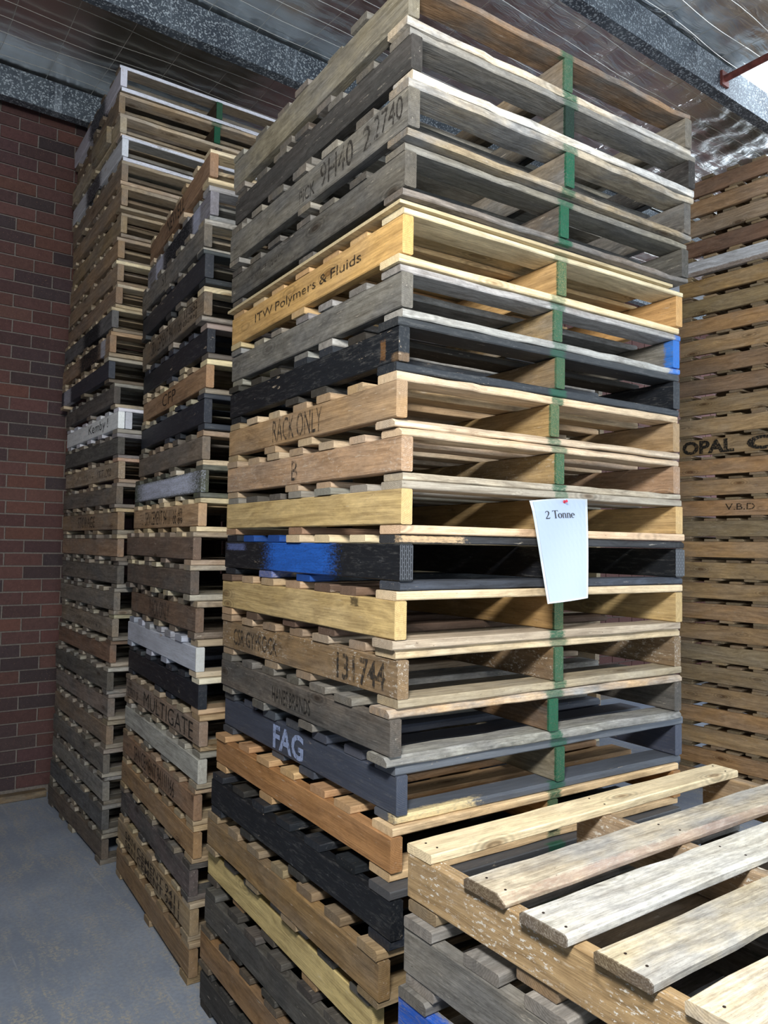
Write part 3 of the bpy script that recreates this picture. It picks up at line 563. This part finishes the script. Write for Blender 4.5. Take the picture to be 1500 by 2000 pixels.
for i, (a0, a1) in ((0, (.323, .746)), (3, (.442, .805))):
    for d_, (kx, lx) in ((B(st1, i), (1, 0)),): daub(d_, 'pa', ((a0+a1)/2-L/2, .02, 0), ((a1-a0)/2, .03, .2), '#10141c', 1.)
for i, a0, a1, cc in ((10, .248, .647, '#11151d'), (11, .2, .70, '#11151d'), (12, .9, 1.1, '#b9bcc8')): daub(B(st1, i), 'pa', ((a0+a1)/2-L/2, .02, 0), ((a1-a0)/2, .03, .2), cc, 1.)
daub(B(st1, 11), 'pb', (.14-L/2, .02, 0), (.05, .03, .2), '#b9bcc8', .9)
TXT(st1, S1, 14, 'Kemby !', .606, .189, .1, .85, 'black'); TXT(st1, S1, 18, 'STORAGE', .785, .422, .15, .85, 'faded'); TXT(st1, S1, 16, '1977 1000', .405, .132, .2, .7, 'faded')
dashes(B(st1, 16), 1.0, .5, .2, .7, 'faded', rows=1, n=26); dashes(B(st1, 22), .85, .2, .25, .8, 'faded', rows=1, n=24)
# the doubled, paler block on the corner of the third pallet and of the white pallet
q = MB(); q.box(-.34, .0, -.0, .028, -.04, .055); me = q.mesh('packing_block', WOOD); link('packing_block', me, st1[2]['root'], (-.030, .17, .07), (0, 0, PI/2+PI), color=lin('#a39478'))['wth'] = .6
me = BEARP[0]; link('bearer', me, st1[14]['root'], (.0585+.0, L/2, S1[14][3]-(S1[14][3]-S1[15][4])/2*1 - (S1[14][3]-(S1[14][3]-S1[15][4])/2) + (S1[14][3]-S1[15][4])/2 + hb(S1, 14)/2), (0, 0, PI/2), (1, 1, hb(S1, 14)/.097*.98), lin('#c6cad4'))
# ---------------------------------------------------------------- far right stack
RB = ['#7f5f45', '#90704a', '#857055', '#6a4e3a', '#a8a8ac', '#96743f', '#8a7048', '#a07a48', '#9a7c4e', '#876a45', '#846848', '#8d7048', '#9e8054', '#957548', '#9a7444', '#9c7a4a', '#a07848', '#85714f', '#a07c4c', '#8f7648', '#957a4e', '#997446', '#8c6f47', '#857150', '#88704c', '#8f7249', '#9a7244', '#927548', '#94703f', '#8f744b']
RL = ['plain red brown', 'plain tan', 'grey streaked', 'dark chocolate brown', 'white painted', 'golden brown', 'dull brown', 'orange tan dark streaked', 'pale tan', 'dark knotted brown', 'plain brown', 'streaked brown', 'pale wood', 'tan big lettered', 'warm tan', 'clean tan', 'tan initialled', 'grey brown', 'honey tan', 'olive tan', 'beige brown', 'orange tan', 'cracked brown', 'smudged grey brown', 'dusty brown', 'dusty tan', 'bright orange tan', 'split brown', 'ochre brown', 'tawny brown']
rr_, rp = [], .1487
for i in range(30):
    zt = 30*rp - i*rp - .018
    rr_.append([5.199+R.uniform(-.008, .008), 2.141+R.uniform(-.01, .01), .06, zt-.1127, zt])
TR = []
for i in range(30):
    TR.append(dict(b='#%02x%02x%02x' % tuple(min(255, int(int(RB[i][j:j+2], 16)*1.26)) for j in (1, 3, 5)), t=['#b3925c', '#8d744c', '#a08457'], w=.25, bc='#8b6f45', label='%s pallet, %s of the far stack behind the central one' % (RL[i], ORD[i] if i == 0 else ORD[i]+' from top')))
for r_ in rr_: r_[2] = .06 + R.uniform(-.006, .006)
rr_[29][3] = .018
str_ = stack(rr_, TR, 'pallets of the far stack')
daub(B(str_, 4), 'pa', (0, .02, -.045), (.7, .03, .022), '#8a7766', .9)
lettering(B(str_, 13), 'OPAL', 1.141, .751, .05, .93, 'black', .045, .1127); lettering(B(str_, 13), 'OS', .664, .30, .05, .93, 'black', .045, .1127)
lettering(B(str_, 16), 'V.B.D', .815, .607, .35, .75, 'black', 0, .1127)
# ---------------------------------------------------------------- stack glimpsed through the gaps of the central one
rb_ = [[2.60+R.uniform(-.01, .01), 2.95+R.uniform(-.01, .01), R.uniform(-.01, .01), .022+.145*(19-i), .022+.145*(19-i)+.101] for i in range(20)]
stack(rb_, [dict(b=R.choice(['#a08862', '#8b8273', '#b39a6c']), t=['#c8b48a', '#a59a84', '#b59c70'], w=.4, label='tan pallet of the stack glimpsed through gaps behind the central stack') for i in range(20)], 'pallets of the stack glimpsed behind the central one')
# ---------------------------------------------------------------- low stack at the front right
FR = []
zt_ = 1.047 - .022
for i in range(7):
    top = zt_ - i*.1495; FR.append([1.042 - (.007 if i else 0), .185 - .01*i*(i % 2), -.018 + (.006*i if i < 3 else .0), top-.097, top])
FR[6][3] = .022
FT = [dict(b='#b18f5c', t=['#c8c0a8', '#b9ad92'], w=.35, splat=.95, bc='#b0946a', ty=[.05, .145, .26, .41, .583, .748, .91, 1.121], tw=.115, by=[.05, .5, .8, 1.115], d=['#9a7f52'], label='paint splattered tan pallet with mixed boards, top of low front stack'),
      dict(b='#7d7872', t=['#8a8680', '#98938a'], w=.85, bc='#75695a', by=[.05, .4, .8, 1.115], label='grey pallet under the splattered tan one in low front stack'),
      dict(b='#8f8c86', t=['#8f8672', '#7b766c'], w=.6, bc='#75695a', label='pallet with bright blue paint on its end, third down the front stack')]
for i in range(4): FT.append(dict(b='#86755a', t=['#98876a', '#7d766a'], w=.6, label='weathered pallet hidden low in the front stack', group='lower pallets of the front stack'))
FT[0]['ty'] = [.048, .212, .350, .409+.0, .583, .748, .910, 1.121]
FT[0]['ty'] = [.048, .235, .408, .583, .748, .910, 1.121]
# an exact top deck: position along the bearer, width, colour, grip, wane, end offset
FTOP = [(1.121, .088, '#ead8b2', .0, .0), (.910, .116, '#cbc0aa', -.010, .016), (.748, .112, '#dfddd2', -.020, .007), (.583, .112, '#cfc4a8', -.016, .007), (.400, .150, '#e6d8bb', -.012, .003), (.215, .12, '#c4b18c', -.006, .003), (.05, .098, '#b9a785', 0, 0)]
def front_top():
    s = FT[0]; s['ty'] = []
    return s
stf = stack(FR, [front_top()]+FT[1:], 'pallets of the low front stack')
rootf = stf[0]['root']; tbf = (FR[0][3]-FR[1][4])/2
for k, (y, wd, hx, dx, wn) in enumerate(FTOP):
    me = board_mesh(L, wd, .0218, .8, wn, 12, 500+k); fix_normals(me)
    o = link('deckboard', me, rootf, (L/2+dx, y, tbf+.097+.011), (0, 0, R.uniform(-.006, .006)), color=lin(hx)); o['wth'] = .1 if k == 0 else .85
    if k in (1, 2, 3): daub(o, 'pb', (-L/2, 0, 0), (.004, .2, .2), '#4b3a27', .85)
    if k == 1: daub(o, 'pa', (0, -.052, .004), (.55, .012, .03), '#a07f6c', .55)
    nm = MB()
    for bx in (-.555, 0, .55):
        for sy in (-.25, .22):
            x, yy = bx+R.uniform(-.01, .01), sy*wd+R.uniform(-.006, .006); zz = .0109
            q = MB(); r_ = .0026; q.add([(x+r_*math.cos(2*PI*a/8), yy+r_*math.sin(2*PI*a/8), zz-.001) for a in range(8)] + [(x+r_*math.cos(2*PI*a/8), yy+r_*math.sin(2*PI*a/8), zz+.0006) for a in range(8)], [tuple(range(8, 16))]+[(a, (a+1) % 8, 8+(a+1) % 8, 8+a) for a in range(8)])
            link('nail', q.mesh('nail', NAILM), o)
daub(B(stf, 2), 'pa', (L/2-.10, .02, -.01), (.12, .03, .2), '#2456b4', 1.)
for i in range(3): stf[i]['bearers'][0]['wth'] = (.1, .9, .9)[i]
# ---------------------------------------------------------------- offcut on the floor by the wall
q = board_mesh(.46, .07, .045, 1.2, 0, 5, 900); fix_normals(q)
o = link('timber_offcut', q, None, (1.02, 5.505, .0226), (0, 0, -.02), color=lin('#8a7350')); tag(o, 'short rough timber offcut lying along the foot of brick wall', 'timber'); o['wth'] = .6
# ---------------------------------------------------------------- hanging sign
def surf(s, t, d=0.):
    a = Vector((1.597, 1.496, 1.833))*(1-s) + Vector((1.840, 1.490, 1.849))*s
    k = t**1.5
    bl, br = Vector((1.579, 1.41, 1.55)), Vector((1.826, 1.475, 1.555))
    tl, tr = Vector((1.597, 1.496, 1.833)), Vector((1.840, 1.490, 1.849))
    l = tl*(1-t)+bl*t; l.y = tl.y + (bl.y-tl.y)*t**.8; l.x += -.004*math.sin(PI*t)
    r = tr*(1-t)+br*t; r.y = tr.y+(br.y-tr.y)*k; r.x += .006*math.sin(PI*t)
    p = l*(1-s)+r*s; p.z += .004*math.sin(PI*s)*(1-t); p.y -= .006*math.sin(PI*s)*t
    return p + Vector((-.1, -1, 0)).normalized()*d
def sheet(name, s0, s1, t0, t1, d, mat, n=10, th=.0006):
    V = [surf(s0+(s1-s0)*i/n, t0+(t1-t0)*j/n, d) for j in range(n+1) for i in range(n+1)]
    V += [surf(s0+(s1-s0)*i/n, t0+(t1-t0)*j/n, d-th) for j in range(n+1) for i in range(n+1)]; F = []; k = (n+1)**2
    for j in range(n):
        for i in range(n):
            a = j*(n+1)+i; F.append((a, a+n+1, a+n+2, a+1)); F.append((k+a, k+a+1, k+a+n+2, k+a+n+1))
    for i in range(n):
        a = i; F.append((a, a+1, k+a+1, k+a)); a = n*(n+1)+i; F.append((a+1, a, k+a, k+a+1))
        a = i*(n+1); F.append((a+n+1, a, k+a, k+a+n+1)); a = i*(n+1)+n; F.append((a, a+n+1, k+a+n+1, k+a))
    return mesh(name, V, F, mat, False)
sign = bpy.data.objects.new('hanging_sign', None); COL.objects.link(sign); sign.location = (0, 0, 0)
tag(sign, 'white laminated paper sign reading two tonne pinned to the central stack', 'sign')
link('laminate', sheet('laminate', 0, 1, 0, 1, 0, LAMI), sign); link('paper', sheet('paper', .045, .955, .014, .983, .0009, PAPER), sign)
def ribbon(q, pts, ws):
    ws = [w_*1.35 for w_ in ws]
    n = len(pts); Lf, Rt = [], []
    for i in range(n):
        a, b = pts[max(i-1, 0)], pts[min(i+1, n-1)]; dx, dy = b[0]-a[0], b[1]-a[1]; l = math.hypot(dx, dy) or 1
        wx, wy = -dy/l*ws[i]/2, dx/l*ws[i]/2; Lf.append((pts[i][0]+wx, pts[i][1]+wy)); Rt.append((pts[i][0]-wx, pts[i][1]-wy))
    for i in range(n-1): q.append([Lf[i], Lf[i+1], Rt[i+1], Rt[i]])
def glyph(ch):
    q = []
    if ch == '2':
        ribbon(q, [(.04, .76), (.09, .9), (.2, .97), (.33, .93), (.39, .78), (.36, .6), (.22, .33), (.04, .06)], [.03, .05, .06, .08, .1, .09, .06, .05]); ribbon(q, [(.03, .045), (.43, .045)], [.09, .09]); ribbon(q, [(.42, .03), (.46, .2)], [.05, .02]); return q, .5
    if ch == 'T':
        ribbon(q, [(0, .975), (.58, .975)], [.05, .05]); ribbon(q, [(.015, .98), (.0, .8)], [.04, .02]); ribbon(q, [(.565, .98), (.58, .8)], [.04, .02]); ribbon(q, [(.29, .97), (.29, .02)], [.1, .1]); ribbon(q, [(.17, .02), (.41, .02)], [.04, .04]); return q, .56
    if ch == 'o':
        P_ = [(.22+.17*math.cos(a), .31+.29*math.sin(a)) for a in [2*PI*i/16 for i in range(17)]]; ribbon(q, P_, [.035+.065*abs(math.cos(2*PI*i/16)) for i in range(17)]); return q, .46
    if ch == 'n':
        ribbon(q, [(.1, .6), (.1, 0)], [.085, .085]); ribbon(q, [(.01, .56), (.13, .62)], [.03, .05]); ribbon(q, [(.01, .015), (.2, .015)], [.03, .03]); ribbon(q, [(.12, .5), (.2, .59), (.29, .6), (.36, .5), (.37, .35), (.37, 0)], [.03, .06, .07, .085, .085, .085]); ribbon(q, [(.28, .015), (.47, .015)], [.03, .03]); return q, .49
    if ch == 'e':
        A = [.05+i*(5.35/14) for i in range(15)]; ribbon(q, [(.21+.16*math.cos(a), .31+.29*math.sin(a)) for a in A], [.04+.06*abs(math.cos(a)) if a < 4.5 else .05 for a in A]); ribbon(q, [(.07, .345), (.36, .345)], [.035, .035]); return q, .44
    return q, .28
polys = []; x = 0
for ch in '2 Tonne':
    g, adv = glyph(ch); polys += [[(px+x, py) for px, py in p] for p in g]; x += adv
q = MB()
for p in polys: q.add([surf(.20+.54*px/x, .195-.078*py, .0016) for px, py in p], [(0, 1, 2, 3)])
link('lettering', q.mesh('lettering', TYPE), sign)
pp = surf(.57, .035, .001); q = MB()
def lathe(q, base, prof, n=12):
    V = []; d = Vector((-.25, -1, .15)).normalized(); a = d.cross(Vector((0, 0, 1))).normalized(); b = d.cross(a)
    for h_, r_ in prof:
        for k in range(n): V.append(base + d*h_ + (a*math.cos(2*PI*k/n)+b*math.sin(2*PI*k/n))*r_)
    F = [(i*n+k, i*n+(k+1) % n, (i+1)*n+(k+1) % n, (i+1)*n+k) for i in range(len(prof)-1) for k in range(n)]; F.append(tuple(range(n))); F.append(tuple(range((len(prof)-1)*n, len(prof)*n)))
    q.add(V, F)
lathe(q, pp, [(-.006, .0006), (0, .0006), (.0005, .0045), (.002, .0048), (.0035, .0028), (.009, .0024), (.011, .004), (.0125, .0042), (.013, .003)])
me = q.mesh('push_pin', PIN); fix_normals(me); tag(link('push_pin', me), 'small red push pin holding the white paper sign', 'pin')
